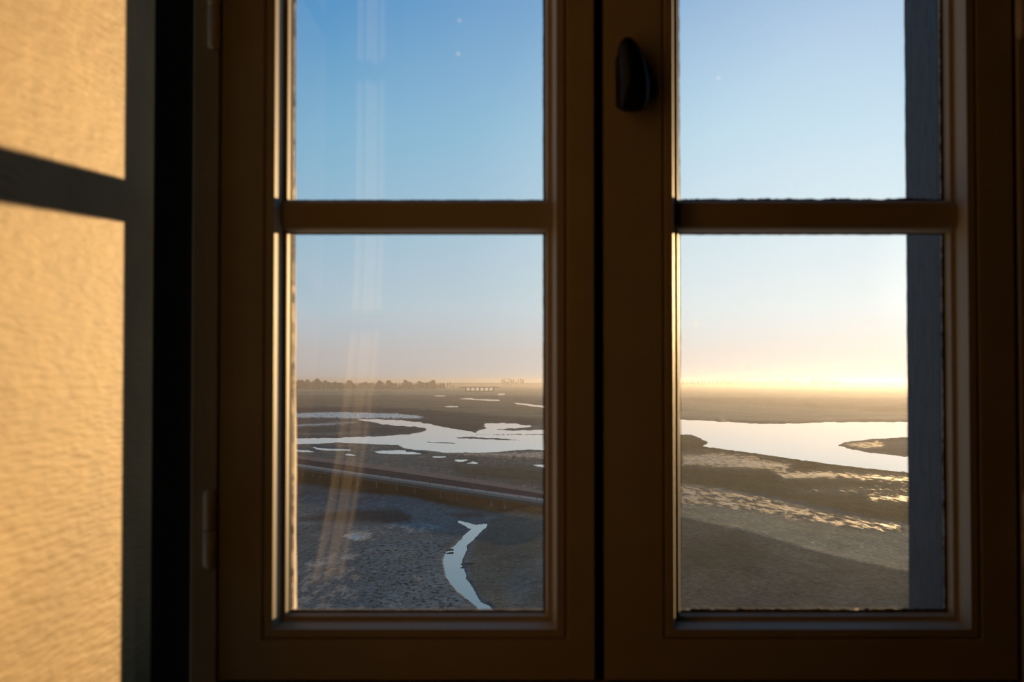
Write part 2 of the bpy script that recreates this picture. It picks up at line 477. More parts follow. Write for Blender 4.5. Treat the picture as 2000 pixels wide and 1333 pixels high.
def putty(parent, x0, x1, z0, z1, wide, seed):
    """irregular dark seal along the edge of one pane, on the outside of the glass"""
    r = random.Random(seed)
    def rim(t0, t1, n):
        o = []; w = 0.0
        for k in range(n + 1):
            w = 0.6 * w + 0.4 * r.uniform(0, 1)
            o.append((t0 + (t1 - t0) * k / n, w))
        return o
    mb_ = MB()
    y = GY - 0.0035
    for side, wd in (('l', wide[0]), ('r', wide[1]), ('b', wide[2]), ('t', wide[3])):
        vert = side in 'lr'
        pts = rim(z0, z1, 180) if vert else rim(x0, x1, 180)
        vv = []
        for t, w in pts:
            e = 0.0006 + wd * w
            a, b = {'l': (x0 - 0.003, x0 + e), 'r': (x1 + 0.003, x1 - e), 'b': (z0 - 0.003, z0 + e), 't': (z1 + 0.003, z1 - e)}[side]
            yc_ = GY + 0.006 if side == 'l' else y
            for yy in (yc_ - 0.0012, yc_ + 0.0012):
                vv += [(a, yy, t), (b, yy, t)] if vert else [(t, yy, a), (t, yy, b)]
        ff = []
        for k in range(180):
            i = 4 * k
            ff += [(i, i + 1, i + 5, i + 4), (i + 2, i + 6, i + 7, i + 3), (i + 1, i + 3, i + 7, i + 5)]
        mb_.add(vv, ff)
    return mb_.build('putty_seal', M['putty'], parent)

def casement(name, label, xo0, xa0, xa1, xo1, tilts, seals, seed):
    w = empty(name, ((xo0 + xo1) / 2, D, SASH_B))
    tag(w, label, 'window', kind='structure')
    parts = [stile(None, xo0, xa0, 1), stile(None, xo1, xa1, -1), rail(None, SASH_B, ARR_B, 1, xa0, xa1), rail(None, SASH_T, ARR_T, -1, xa0, xa1)]
    for zc in MUNTINS:
        parts.append(muntin(None, zc, xa0, xa1))
    zs = [ARR_B + UG, MUNTINS[0] - 0.0210, MUNTINS[0] + 0.0210, MUNTINS[1] - 0.0210, MUNTINS[1] + 0.0210, ARR_T - UG]
    for k in range(3):
        x0, x1 = xa0 + UG, xa1 - UG
        parts.append(pane(None, x0 - 0.0, x1 + 0.0, zs[2 * k], zs[2 * k + 1], tilts[k]))
        parts.append(putty(None, x0, x1, zs[2 * k], zs[2 * k + 1], seals, seed + k))
    for p in parts:
        adopt(p, w)
    return w

def adopt(p, w):
    """parent p to w keeping p where it stands"""
    p.parent = w
    p.location = Vector(p.location) - w.location
    return p

# arrises that put the glass edges where they are seen
LX0 = (534.5 - 1000) / PXM; LX1 = X_at(1062, GY) + UG
RX0 = X_at(1328, GY) - UG; RX1 = X_at(1842, GY) + UG
def tilt_low(z):
    t = (z - (ARR_B)) / (MUNTINS[0] - ARR_B)            # 0 at the bottom of the lower pane, 1 at its top
    return -0.020 + 0.046 * (1 - (1 - min(max(t, 0), 1)) ** 1.9)
win_l = casement('window_1', 'left cream casement with its sunlit moulding and streaked glass', (430 - 1000) / PXM, LX0, LX1, (1160 - 1000) / PXM,
                 [tilt_low, lambda z: 0.026 + 0.004 * (z - 0.2), lambda z: 0.02], (0.0016, 0.0008, 0.0010, 0.0008), 11)
win_r = casement('window_2', 'right cream casement carrying the black handle', (1180 - 1000) / PXM, RX0, RX1, (1982 - 1000) / PXM,
                 [lambda z: 0.0, lambda z: 0.002, lambda z: 0.0], (0.0012, 0.0030, 0.0035, 0.0012), 31)
# meeting strip that closes the gap between the casements, set back in shadow
mb = MB(); mb.box((1160 - 1000) / PXM, (1180 - 1000) / PXM, D + 0.034, D + 0.060, SASH_B, SASH_T)
adopt(mb.build('meeting_strip', M['putty']), win_l)

# fixed frame
trim = empty('trim_1', ((FRAME_L + FRAME_R) / 2, D, FRAME_B))
tag(trim, 'fixed cream window frame holding both casements', 'window frame', kind='structure')
mb = MB(); mb.box(FRAME_L, (427 - 1000) / PXM, D - 0.004, D + 0.09, FRAME_B, FRAME_T); adopt(bevel(mb.build('jamb', M['cream_paint']), 0.002), trim)
mb = MB(); mb.box((1991 - 1000) / PXM, FRAME_R, D - 0.004, D + 0.09, FRAME_B, FRAME_T); adopt(bevel(mb.build('jamb', M['cream_paint']), 0.002), trim)
mb = MB(); mb.box((427 - 1000) / PXM, (1991 - 1000) / PXM, D - 0.004, D + 0.09, SASH_T + 0.003, FRAME_T); adopt(bevel(mb.build('head', M['cream_paint']), 0.002), trim)
mb = MB(); mb.box((427 - 1000) / PXM, (1991 - 1000) / PXM, D - 0.004, D + 0.09, FRAME_B, SASH_B - 0.004); adopt(bevel(mb.build('sill', M['cream_paint']), 0.002), trim)

for bx_ in ((FRAME_L, (440 - 1000) / PXM, FRAME_B, FRAME_T), ((1974 - 1000) / PXM, FRAME_R, FRAME_B, FRAME_T),
            ((440 - 1000) / PXM, (1974 - 1000) / PXM, SASH_T - 0.008, FRAME_T), ((440 - 1000) / PXM, (1974 - 1000) / PXM, FRAME_B, SASH_B + 0.008)):
    mb = MB(); mb.box(bx_[0], bx_[1], D + 0.066, D + 0.090, bx_[2], bx_[3]); adopt(mb.build('rebate_stop', M['cream_paint']), trim)

def hinge(px, py_top, py_joint, py_bot):
    y = D - 0.010
    x = X_at(px, y)
    r = 0.0078
    h = empty('hinge', (x, y, Z_at(py_bot, y)))
    zt, zj, zb = Z_at(py_top, y), Z_at(py_joint, y), Z_at(py_bot, y)
    a = MB(); a.lathe(x, y, [(r * 0.55, zb - 0.004), (r * 0.9, zb - 0.001), (r, zb + 0.003), (r, zj - 0.0012), (r * 0.85, zj - 0.0004)], 20)
    b = MB(); b.lathe(x, y, [(r * 0.85, zj + 0.0004), (r, zj + 0.0012), (r, zt - 0.003), (r * 0.9, zt + 0.001), (r * 0.55, zt + 0.004)], 20)
    adopt(a.build('knuckle', M['hinge_paint'], None, True), h); adopt(b.build('knuckle', M['hinge_paint'], None, True), h)
    c = MB(); c.box(x - 0.003, x + 0.003, y, D, zb + 0.004, zt - 0.004)
    adopt(c.build('hinge_leaf', M['hinge_paint']), h)
    adopt(h, trim)
for hpx in (414, 2003):
    hinge(hpx, -62, 14, 90) if hpx == 414 else hinge(hpx, -80, -2, 72)
    hinge(hpx - 3 if hpx == 414 else hpx + 2, 965, 1037, 1105)
    hinge(hpx, -900, -830, -760)

# handle of the right casement
def window_handle():
    y0 = D
    cx = X_at(1232, D - 0.02); 
    h = empty('window_handle', (cx, y0, Z_at(150, D)))
    # rosette plate, stadium shaped
    n = 28; v = []; f = []
    zc0, zc1, hw = Z_at(205, D), Z_at(120, D), 0.0165
    ring = []
    for k in range(n):
        a = 2 * math.pi * k / n
        ring.append((math.cos(a) * hw, (zc1 if math.sin(a) > 0 else zc0) + math.sin(a) * hw * (0.9 if math.sin(a) > 0 else 0.45)))
    for s, yy in ((1.0, y0 + 0.001), (1.0, y0 - 0.005), (0.9, y0 - 0.008)):
        zc = (zc0 + zc1) / 2
        v += [(cx + px_ * s, yy, zc + (pz - zc) * s) for px_, pz in ring]
    for j in range(2):
        for k in range(n):
            f.append((j * n + k, j * n + (k + 1) % n, (j + 1) * n + (k + 1) % n, (j + 1) * n + k))
    f.append(tuple(range(2 * n, 3 * n)))
    adopt(mesh_obj('rosette', v, f, M['black_iron']), h)
    # turn knob: outline as seen from the room, swelling out towards the room
    out = [(1212, 219), (1236, 221), (1259, 219), (1266, 205), (1270, 185), (1270, 160), (1267, 138), (1260, 112), (1250, 90), (1240, 76), (1228, 69), (1217, 74),
           (1209, 88), (1205, 108), (1206, 125), (1209, 140), (1209, 165), (1209, 190), (1210, 210)]
    yk = D - 0.024
    pts = [(X_at(a, yk), Z_at(b, yk)) for a, b in out]
    mx_ = sum(p[0] for p in pts) / len(pts); mz_ = sum(p[1] for p in pts) / len(pts)
    v = []; f = []; n = len(pts)
    for s, yy in ((0.55, y0 - 0.006), (0.72, y0 - 0.012), (0.93, y0 - 0.017), (1.0, y0 - 0.024), (0.96, y0 - 0.031), (0.80, y0 - 0.037), (0.5, y0 - 0.041), (0.15, y0 - 0.0425)):
        v += [(mx_ + (px_ - mx_) * s, yy, mz_ + (pz - mz_) * s) for px_, pz in pts]
    for j in range(7):
        for k in range(n):
            f.append((j * n + k, j * n + (k + 1) % n, (j + 1) * n + (k + 1) % n, (j + 1) * n + k))
    f.append(tuple(range(7 * n, 8 * n))); f.append(tuple(reversed(range(n))))
    k_ = mesh_obj('turn_knob', v, f, M['black_iron'], None, True)
    sub = k_.modifiers.new('smooth', 'SUBSURF'); sub.levels = 1; sub.render_levels = 2
    k_['label'] = 'black turn knob'
    adopt(k_, h)
    adopt(h, win_r)
window_handle()

# outer reveal, left: pale stone catching the sun, its edge not quite plumb
def outer_jamb():
    r = random.Random(5)
    y1 = OUT; y0 = D + 0.092
    n = 46
    v = []; f = []
    for k in range(n + 1):
        z = -0.55 + (1.36 + 0.55) * k / n
        py = 747 - z / (y1 - 0.006) * F
        edge = X_at(586 - (min(max(py, -600), 1300) - 1185) * -0.0076 + 0.0, y1) + r.uniform(-0.0008, 0.0008)
        near = edge - 0.004 + r.uniform(-0.0006, 0.0006)
        v += [(FRAME_L - 0.01, y0, z), (near, y0, z), (edge, y1 - 0.02, z), (edge - 0.004, y1, z), (FRAME_L - 0.01, y1, z)]
    for k in range(n):
        for i in range(5):
            a, b = 5 * k + i, 5 * k + (i + 1) % 5
            f.append((a, b, b + 5, a + 5))
    f.append((4, 3, 2, 1, 0)); f.append(tuple(5 * n + i for i in range(5)))
    return tag(mesh_obj('trim_2', v, f, M['stone']), 'pale stone outer reveal left of the glass, lit by the sun', 'stone reveal', kind='structure')
outer_jamb()

# open shutter outside on the right, seen edge-on
def shutter():
    s = empty('window_shutter', (0.56, D + 0.08, -0.5))
    tag(s, 'weathered dark blue wooden shutter folded open outside the right casement', 'shutter')
    r = random.Random(9)
    xf, th = 0.5530, 0.030
    y0, y1 = D + 0.100, D + 0.263
    n = 150
    v = []; f = []
    for k in range(n + 1):
        z = -0.5 + 1.82 * k / n
        e = r.uniform(-0.0009, 0.0009) + 0.0012 * math.sin(z * 23) * math.sin(z * 7.1)
        v += [(xf, y0, z), (xf + 0.001, y1 - 0.004 + e, z), (xf + 0.005, y1 + e, z), (xf + th, y1 + e, z), (xf + th, y0, z)]
    for k in range(n):
        for i in range(5):
            a, b = 5 * k + i, 5 * k + (i + 1) % 5
            f.append((a, b, b + 5, a + 5))
    f.append((4, 3, 2, 1, 0)); f.append(tuple(5 * n + i for i in range(5)))
    adopt(mesh_obj('shutter_board', v, f, M['blue_paint']), s)
    for zc in (-0.62 + 0.3, 1.1):
        b = MB(); b.box(xf + th, xf + th + 0.004, y0, y1 - 0.02, zc - 0.02, zc + 0.02)
        adopt(b.build('strap_hinge', M['black_iron']), s)
shutter()

# curtain gathered against the left wall, just behind the picture's edge; the panes mirror its sunlit folds
def curtain():
    c = empty('linen_curtain', (-0.36, 0.68, FLOOR + 0.02))
    tag(c, 'pale linen curtain gathered in folds against the left wall', 'curtain')
    pts = []
    n = 60
    for k in range(n + 1):
        t = k / n
        x = -0.378 + 0.080 * t
        y = 0.676 + 0.020 * math.cos(t * 2 * math.pi * 3.2) + 0.006 * math.sin(t * 31)
        pts.append((x, y))
    zs_ = np.linspace(FLOOR + 0.02, CEIL - 0.07, 30)
    v = []; f = []
    for z in zs_:
        for i, (x, y) in enumerate(pts):
            v.append((x + 0.002 * math.sin(2.1 * z + 0.2 * i), y + 0.004 * math.sin(1.7 * z + i * 0.35), z))
    m_ = len(pts)
    for j in range(len(zs_) - 1):
        for i in range(m_ - 1):
            f.append((j * m_ + i, j * m_ + i + 1, (j + 1) * m_ + i + 1, (j + 1) * m_ + i))
    o = mesh_obj('cloth', v, f, M['linen'], None, True)
    so = o.modifiers.new('thick', 'SOLIDIFY'); so.thickness = 0.0012
    adopt(o, c)
    b = MB()
    b.lathe(0, 0, [(0.009, 0), (0.009, 0.10)], 14)
    rod = b.build('curtain_rod', M['brass'], None, True)
    rod.rotation_euler = (0, math.pi / 2, 0); rod.location = (-0.392, 0.676, CEIL - 0.075)
    adopt(rod, c)
curtain()

# ------------------------------------------------------------------ the tidal flats
def value_noise(x, y, seed):
    """smooth 2-D value noise, numpy arrays in, about 0..1 out"""
    g = np.random.default_rng(seed).random((256, 256))
    xi = np.floor(x).astype(int); yi = np.floor(y).astype(int)
    fx = x - xi; fy = y - yi
    fx = fx * fx * (3 - 2 * fx); fy = fy * fy * (3 - 2 * fy)
    a = g[xi % 256, yi % 256]; b = g[(xi + 1) % 256, yi % 256]; c = g[xi % 256, (yi + 1) % 256]; d = g[(xi + 1) % 256, (yi + 1) % 256]
    return (a * (1 - fx) + b * fx) * (1 - fy) + (c * (1 - fx) + d * fx) * fy

cols = np.concatenate([np.arange(-1400, -400, 40), np.arange(-400, 560, 8), np.arange(560, 1080, 2.2), np.arange(1080, 1320, 6), np.arange(1320, 1790, 2.2), np.arange(1790, 2700, 8), np.arange(2700, 3700, 40)])
rows = np.concatenate([[748.2, 748.8, 749.5, 750.3, 751.2], np.arange(752.2, 960, 1.1), np.arange(960, 1210, 1.8), np.arange(1210, 1500, 8), np.arange(1500, 2300, 40)])
PX, PY = np.meshgrid(cols, rows)
GX, GYY = ground(PX, PY)
nr, nc = PX.shape
jx = (value_noise(PX / 9, PY / 3, 1) - 0.5) * 5 + (value_noise(PX / 2.5, PY / 1.5, 2) - 0.5) * 2.5
jy = (value_noise(PX / 9, PY / 3, 3) - 0.5) * 1.6 + (value_noise(PX / 2.5, PY / 1.5, 4) - 0.5) * 1.0
AX, AY = PX + jx, PY + jy

def sdf(poly, x, y, reach=12.0):
    """signed distance to a polygon (negative inside), in the survey's own units, capped at reach"""
    p = np.asarray(poly, float)
    out = np.full(x.shape, reach)
    m = (x > p[:, 0].min() - reach) & (x < p[:, 0].max() + reach) & (y > p[:, 1].min() - reach) & (y < p[:, 1].max() + reach)
    if not m.any(): return out
    xs, ys = x[m], y[m]
    d = np.full(xs.shape, 1e9); ins = np.zeros(xs.shape, bool)
    for (x0, y0), (x1, y1) in zip(p, np.roll(p, -1, 0)):
        ex, ey = x1 - x0, y1 - y0
        t = np.clip(((xs - x0) * ex + (ys - y0) * ey) / (ex * ex + ey * ey + 1e-9), 0, 1)
        d = np.minimum(d, np.hypot(xs - x0 - t * ex, ys - y0 - t * ey))
        c = (y0 > ys) != (y1 > ys)
        with np.errstate(divide='ignore', invalid='ignore'):
            ins ^= c & (xs < (x1 - x0) * (ys - y0) / (y1 - y0 + 1e-12) + x0)
    out[m] = np.where(ins, -np.minimum(d, reach), np.minimum(d, reach))
    return out

MEANDER = [(-300, 866), (300, 862), (581, 857), (664, 855.5), (742, 853), (794, 849.5), (825, 845), (835, 840.5), (830, 836.5), (810, 834), (776, 832), (747, 829), (721, 823.5), (690, 819.3),
           (739, 819.4), (784, 822), (820, 825.5), (843, 829.5), (864, 835), (898, 840), (921, 843.5), (928, 846), (938, 841), (950, 837), (944, 829.5), (948, 827.2), (1000, 827), (1035, 832),
           (1042, 834), (1000, 837.5), (958, 839.5), (1000, 842), (1062, 840), (1200, 838), (1330, 820), (1400, 823.7), (1485, 828.7), (1550, 828), (1612, 825.7), (1767, 825), (2000, 824), (2700, 822),
           (2700, 1030), (2300, 985), (2000, 950), (1765, 922), (1700, 916), (1625, 907.5), (1550, 897.5), (1490, 888), (1400, 876), (1374, 872.5), (1384, 865), (1367, 856), (1350, 850), (1330, 849),
           (1200, 858), (1075, 872), (1062, 880), (1030, 878), (1002, 881), (950, 885), (872, 884.5), (794, 878), (776, 870), (664, 866), (581, 868), (300, 873), (-300, 878)]
SANDBAR = [(1635, 870), (1650, 864.5), (1675, 861), (1710, 858), (1765, 855), (2000, 848), (2300, 845), (2700, 848), (2700, 960), (2300, 940), (2000, 915), (1765, 892.5), (1725, 888.5), (1690, 883.5), (1660, 877.5)]
MUDSPIT = [(880, 855.8), (920, 854), (980, 857), (1024, 861.5), (980, 860), (930, 857.8)]
MUDSPIT2 = [(922, 849.5), (1000, 848.5), (1080, 848.3), (1080, 850), (1000, 850), (925, 850.5)]
MUDSPIT3 = [(832, 863.5), (870, 864.5), (903, 868), (870, 867), (835, 865)]
CREEK = [(890, 1016.2), (906, 1020.5), (929, 1026.5), (950, 1024.6), (952, 1027.5), (937, 1040.5), (924, 1056), (911, 1066.5), (912, 1077), (903, 1092.5), (902, 1105.5), (908, 1116), (910, 1131.5), (924, 1149.6),
         (937, 1175.6), (955, 1183.5), (1000, 1230), (1060, 1300), (1000, 1300), (960, 1230), (930, 1185), (908, 1168), (888, 1149.6), (873, 1129), (867, 1105.5), (865.5, 1092.5), (872, 1079.5), (888, 1066.5), (906, 1048), (921, 1033.5),
         (913.6, 1029.7), (896, 1020.6)]
POOLS = [
    ('tidal_pool', [(913, 756.0), (961, 756.0), (961, 764.2), (913, 764.2)], 'pale water held behind the piers of the distant dam'),
    ('tidal_pool', [(895, 779.6), (920, 778.0), (932, 779.8), (974, 781.2), (976, 783.6), (945, 782.6), (925, 781.4)], 'thin bright pool in the brown marsh just below the distant dam'),
    ('tidal_pool', [(1000, 787), (1030, 789.6), (1058, 792.6), (1100, 798), (1100, 801), (1058, 796.2), (1030, 792.6), (1010, 790)], 'pale winding pool in the far marsh beside the left casement meeting stile'),
    ('tidal_pool', [(972, 769.6), (986, 768.8), (988, 771.2), (974, 771.6)], 'tiny pale pool under the distant clump of bare trees'),
    ('tidal_pool', [(868, 794.6), (880, 793.6), (894, 794), (896, 795.8), (878, 796.2)], 'short bright puddle lying alone in the brown marsh'),
    ('tidal_pool', [(846, 773.6), (864, 772.6), (872, 774.2), (852, 775)], 'faint pale puddle near the end of the left tree line'),
    ('tidal_pool', [(605, 873), (612, 873.2), (640, 876.6), (684, 878.4), (684, 881), (640, 880.5), (622, 878)], 'long thin pool between the river and the bridge, leftmost but one'),
    ('tidal_pool', [(520, 877), (581, 878.8), (600, 880.5), (618, 883.6), (600, 884), (581, 882.5), (520, 881)], 'leftmost thin pool just above the bridge promenade'),
    ('tidal_pool', [(728, 882.6), (742, 880.6), (780, 879.6), (800, 882.6), (828, 886.6), (800, 888.4), (760, 887.4), (738, 885.4)], 'bright lens-shaped pool on the mud beyond the middle of the bridge'),
    ('tidal_pool', [(670, 887.4), (684, 887.8), (698, 889.6), (692, 891), (676, 889.4)], 'small slit of water close above the bridge promenade'),
    ('tidal_pool', [(681, 948.4), (687, 946.0), (694, 947.4), (705, 947.8), (729, 950.6), (705, 951.2), (688, 951)], 'small white puddle under the near side of the bridge'),
    ('tidal_pool', [(843, 893), (848, 891.6), (856, 892), (870, 892.2), (868, 893.8), (850, 894.6)], 'small glinting puddle below the wet sheet of the river'),
    ('tidal_pool', [(890, 899.4), (897, 897.8), (902, 899), (912, 898.6), (912, 901.6), (896, 902.2)], 'cluster puddle on the grey mud, nearest of the middle ones to the bridge'),
    ('tidal_pool', [(913, 904.6), (922, 903.2), (934, 904.8), (930, 906.4), (916, 906.2)], 'tiny puddle on the grey mud right of the cluster'),
    ('tidal_pool', [(1040, 908.4), (1052, 908.6), (1064, 908.2), (1090, 908), (1090, 914), (1064, 913.6), (1050, 911)], 'bright puddle at the right edge of the left panes above the bridge'),
]
sd_river = np.maximum.reduce([sdf(MEANDER, AX, AY), -sdf(SANDBAR, AX, AY), -sdf(MUDSPIT, AX, AY), -sdf(MUDSPIT2, AX, AY), -sdf(MUDSPIT3, AX, AY)])
sd_creek = sdf(CREEK, PX + 0.5 * jx, PY + jy)
sd_pools = [sdf(p, PX + 1.3 * jx, PY + 0.6 * jy) for _, p, _ in POOLS]
sd_all = np.minimum.reduce([sd_river, sd_creek] + sd_pools)

# land relief: level mud, shallow banks falling into the water
REL = 0.35 * (value_noise(GX / 23, GYY / 40, 5) - 0.3) + 0.12 * (value_noise(GX / 5, GYY / 9, 6) - 0.3)
edge = np.clip(sd_all / 2.2, -1, 1)
GZ = np.where(edge < 0, edge * 0.35, np.clip(edge, 0, 1) * (0.10 + np.clip(REL, -0.06, 0.4)))
# embankment where the bridge comes ashore
emb = np.clip(-sdf([(1000, 1000), (1040, 984), (1075, 972), (1330, 1010), (1760, 1110), (2700, 1350), (2700, 1900), (1500, 1700), (1020, 1240), (990, 1120), (975, 1040)], PX, PY, 60) / 55, 0, 1)
GZ = GZ + emb * 0.15 * (sd_all > 2)

soil = np.zeros((nr, nc, 3)); cover = np.zeros((nr, nc, 3))
soil[:] = (0.072, 0.074, 0.076)
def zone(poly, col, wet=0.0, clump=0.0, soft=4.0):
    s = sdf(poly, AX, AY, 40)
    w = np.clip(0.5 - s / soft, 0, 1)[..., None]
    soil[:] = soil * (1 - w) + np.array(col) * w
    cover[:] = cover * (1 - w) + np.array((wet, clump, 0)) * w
B0, B1 = -1500, 3800
cover[..., 0] = 0.25
zone([(B0, 700), (B1, 700), (B1, 777), (1330, 777), (1000, 774), (800, 773), (B0, 773)], (0.17, 0.175, 0.13), 0, 0, 3)          # far fields
zone([(B0, 766.5), (560, 766.5), (760, 766), (760, 767.5), (560, 769), (B0, 769)], (0.10, 0.115, 0.08), 0, 0, 2)
zone([(B0, 760.5), (560, 760.5), (900, 760), (900, 761.5), (B0, 762.5)], (0.23, 0.22, 0.16), 0, 0, 2)
zone([(B0, 774), (700, 775), (820, 774.5), (900, 777), (1000, 784), (1062, 796), (1330, 783), (1500, 788), (1700, 796), (B1, 800), (B1, 822), (1767, 822), (1500, 826), (1330, 818), (1062, 829), (930, 810), (830, 800), (700, 796), (B0, 794)],
     (0.135, 0.112, 0.08), 0.1, 0.3, 3)                                                                                          # brown marsh
zone([(1300, 783), (1500, 793), (1640, 800), (1767, 806), (B1, 810), (B1, 823), (1767, 822), (1550, 826), (1330, 818)], (0.20, 0.17, 0.135), 0.35, 0.1, 4)
zone([(B0, 795), (700, 797), (830, 801), (930, 810), (1062, 819), (1100, 824), (1100, 836), (1040, 832), (1000, 826.5), (946, 826), (940, 840), (921, 844), (864, 835), (820, 825), (739, 819), (600, 812), (B0, 810)],
     (0.032, 0.039, 0.045), 0.1, 0.3, 3)                                                                                        # dark bank
zone([(B0, 806), (581, 807), (672, 804.5), (700, 806), (780, 808.5), (815, 812), (838, 817.5), (800, 820), (740, 819), (690, 819), (581, 818), (B0, 818)], (0.06, 0.07, 0.08), 0.62, 0, 2)
zone([(B0, 819), (581, 819), (690, 820), (747, 829), (810, 834), (835, 840), (794, 849), (664, 855), (B0, 858)], (0.045, 0.052, 0.060), 0.32, 0.2, 2)
zone([(B0, 830), (581, 830), (640, 828), (700, 824.5), (700, 827.5), (640, 833), (581, 836), (B0, 837)], (0.07, 0.08, 0.09), 0.557, 0, 3)
zone([(B0, 845), (581, 847), (640, 847.5), (720, 843), (700, 849), (640, 851), (B0, 854)], (0.06, 0.066, 0.072), 0.445, 0, 3)
zone([(B0, 870), (581, 868), (664, 866), (776, 870), (794, 879), (872, 886), (950, 886), (1062, 884), (1200, 880), (1200, 990), (1062, 966), (830, 930), (560, 893), (B0, 800)], (0.078, 0.080, 0.080), 0.36, 0.7, 3)
zone([(840, 886), (1000, 884), (1062, 883), (1110, 884), (1110, 899), (1000, 893), (900, 890)], (0.075, 0.08, 0.085), 0.499, 0.2, 6)
zone([(880, 912), (1000, 915), (1100, 925), (1100, 955), (1000, 945), (900, 930)], (0.05, 0.048, 0.038), 0.25, 0.5, 10)
zone([(B0, 850), (560, 905), (830, 946), (1060, 982), (1060, 992), (990, 1004), (880, 992), (700, 965), (560, 945), (B0, 900)], (0.008, 0.007, 0.005), 0.05, 0.5, 8)  # shade below the bridge deck, painted near-black into the soil colour
zone([(830, 955), (900, 962), (1056, 984), (1040, 992), (960, 1000), (880, 985)], (0.034, 0.023, 0.011), 0.05, 0.6, 10)   # brown marsh under the bridge, darkened to carry the deck's shade
zone([(B0, 955), (560, 958), (700, 972), (800, 975), (900, 1000), (980, 1010), (990, 1080), (960, 1200), (B0, 1500)], (0.085, 0.090, 0.094), 0.36, 0.6, 10)         # near flats
zone([(B0, 960), (600, 958), (780, 975), (830, 985), (760, 990), (600, 985), (B0, 985)], (0.055, 0.058, 0.066), 0.423, 0.1, 10)
zone([(585, 1016), (640, 1003), (700, 997), (780, 997), (805, 1010), (800, 1024), (700, 1022), (620, 1018)], (0.026, 0.028, 0.030), 0.1, 0.4, 9)
zone([(870, 1005), (940, 1002), (945, 1010), (900, 1014)], (0.03, 0.032, 0.034), 0.2, 0.4, 6)
zone([(672, 1050), (690, 1040), (718, 1041), (726, 1048), (712, 1057), (690, 1062)], (0.10, 0.11, 0.12), 0.55, 0, 8)
zone([(590, 1105), (680, 1083), (700, 1090), (650, 1108), (600, 1114)], (0.10, 0.11, 0.118), 0.472, 0, 8)
zone([(750, 1025), (830, 1022), (870, 1032), (800, 1040)], (0.09, 0.1, 0.11), 0.472, 0.1, 8)
zone([(700, 1070), (860, 1050), (890, 1110), (910, 1170), (930, 1230), (720, 1230), (690, 1150)], (0.105, 0.110, 0.114), 0.33, 1.0, 14)
zone([(560, 1120), (690, 1115), (730, 1230), (560, 1260)], (0.085, 0.09, 0.095), 0.423, 0.25, 14)
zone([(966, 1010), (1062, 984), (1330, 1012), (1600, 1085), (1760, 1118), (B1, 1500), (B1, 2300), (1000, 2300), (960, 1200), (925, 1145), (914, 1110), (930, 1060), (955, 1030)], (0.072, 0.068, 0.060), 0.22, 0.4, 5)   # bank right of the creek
zone([(985, 1140), (1070, 1080), (1100, 1090), (1000, 1200)], (0.085, 0.085, 0.082), 0.3, 0.1, 20)
zone([(1330, 850), (1384, 865), (1400, 876), (1550, 897), (1765, 923), (2300, 985), (B1, 1200), (B1, 1300), (1760, 1027), (1500, 968), (1330, 947), (1200, 930), (1200, 870)], (0.072, 0.060, 0.032), 0.22, 0.5, 3)     # brown saltmarsh, right
zone([(1330, 888), (1390, 884), (1470, 892), (1550, 908), (1540, 922), (1430, 920), (1330, 912)], (0.09, 0.088, 0.082), 0.499, 0.15, 15)
zone([(1510, 926), (1620, 923), (1765, 932), (2100, 965), (2100, 990), (1765, 945), (1640, 938), (1530, 940)], (0.11, 0.105, 0.095), 0.535, 0.1, 15)
zone([(1540, 962), (1650, 955), (1765, 953), (1900, 962), (1900, 972), (1765, 962), (1640, 966)], (0.11, 0.10, 0.085), 0.454, 0.1, 15)
zone([(1690, 968), (1765, 966), (1900, 985), (1900, 1000), (1765, 983), (1700, 980)], (0.1, 0.09, 0.07), 0.499, 0.1, 15)
zone([(1200, 930), (1330, 948), (1400, 957), (1500, 975), (1620, 1005), (1765, 1029), (B1, 1310), (B1, 1480), (1760, 1118), (1600, 1082), (1450, 1040), (1330, 1014), (1200, 990)], (0.22, 0.182, 0.135), 0.3, 0.05, 3)    # sandy strand
zone([(1200, 930), (1330, 949), (1400, 958), (1500, 977), (1620, 1007), (1765, 1031), (1765, 1050), (1560, 1020), (1450, 1000), (1330, 988), (1200, 975)], (0.105, 0.097, 0.083), 0.445, 0.1, 8)
zone([(1640, 871), (1665, 865), (1720, 862), (1730, 874), (1690, 880)], (0.1, 0.09, 0.075), 0.454, 0.1, 6)
zone([(1330, 1080), (1440, 1050), (1500, 1090), (1480, 1130), (1340, 1120)], (0.045, 0.044, 0.036), 0.1, 0.3, 30)

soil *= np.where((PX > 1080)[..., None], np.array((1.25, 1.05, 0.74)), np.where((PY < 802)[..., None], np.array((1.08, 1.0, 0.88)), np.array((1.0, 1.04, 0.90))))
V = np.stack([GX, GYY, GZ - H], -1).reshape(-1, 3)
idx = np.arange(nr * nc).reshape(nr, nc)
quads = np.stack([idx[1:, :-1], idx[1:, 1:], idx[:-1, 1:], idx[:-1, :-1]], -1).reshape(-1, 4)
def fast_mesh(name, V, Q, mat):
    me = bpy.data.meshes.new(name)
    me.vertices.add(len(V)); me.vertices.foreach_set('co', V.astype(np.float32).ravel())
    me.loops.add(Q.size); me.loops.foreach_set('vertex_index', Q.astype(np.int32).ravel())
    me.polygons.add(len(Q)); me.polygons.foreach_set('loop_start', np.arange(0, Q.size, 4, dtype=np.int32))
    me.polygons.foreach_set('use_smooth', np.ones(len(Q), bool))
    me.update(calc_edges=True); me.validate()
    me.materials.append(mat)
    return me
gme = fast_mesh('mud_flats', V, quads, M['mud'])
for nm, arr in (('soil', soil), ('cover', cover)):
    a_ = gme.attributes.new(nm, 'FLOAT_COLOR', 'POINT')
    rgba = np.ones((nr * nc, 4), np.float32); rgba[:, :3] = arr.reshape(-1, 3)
    a_.data.foreach_set('color', rgba.ravel())
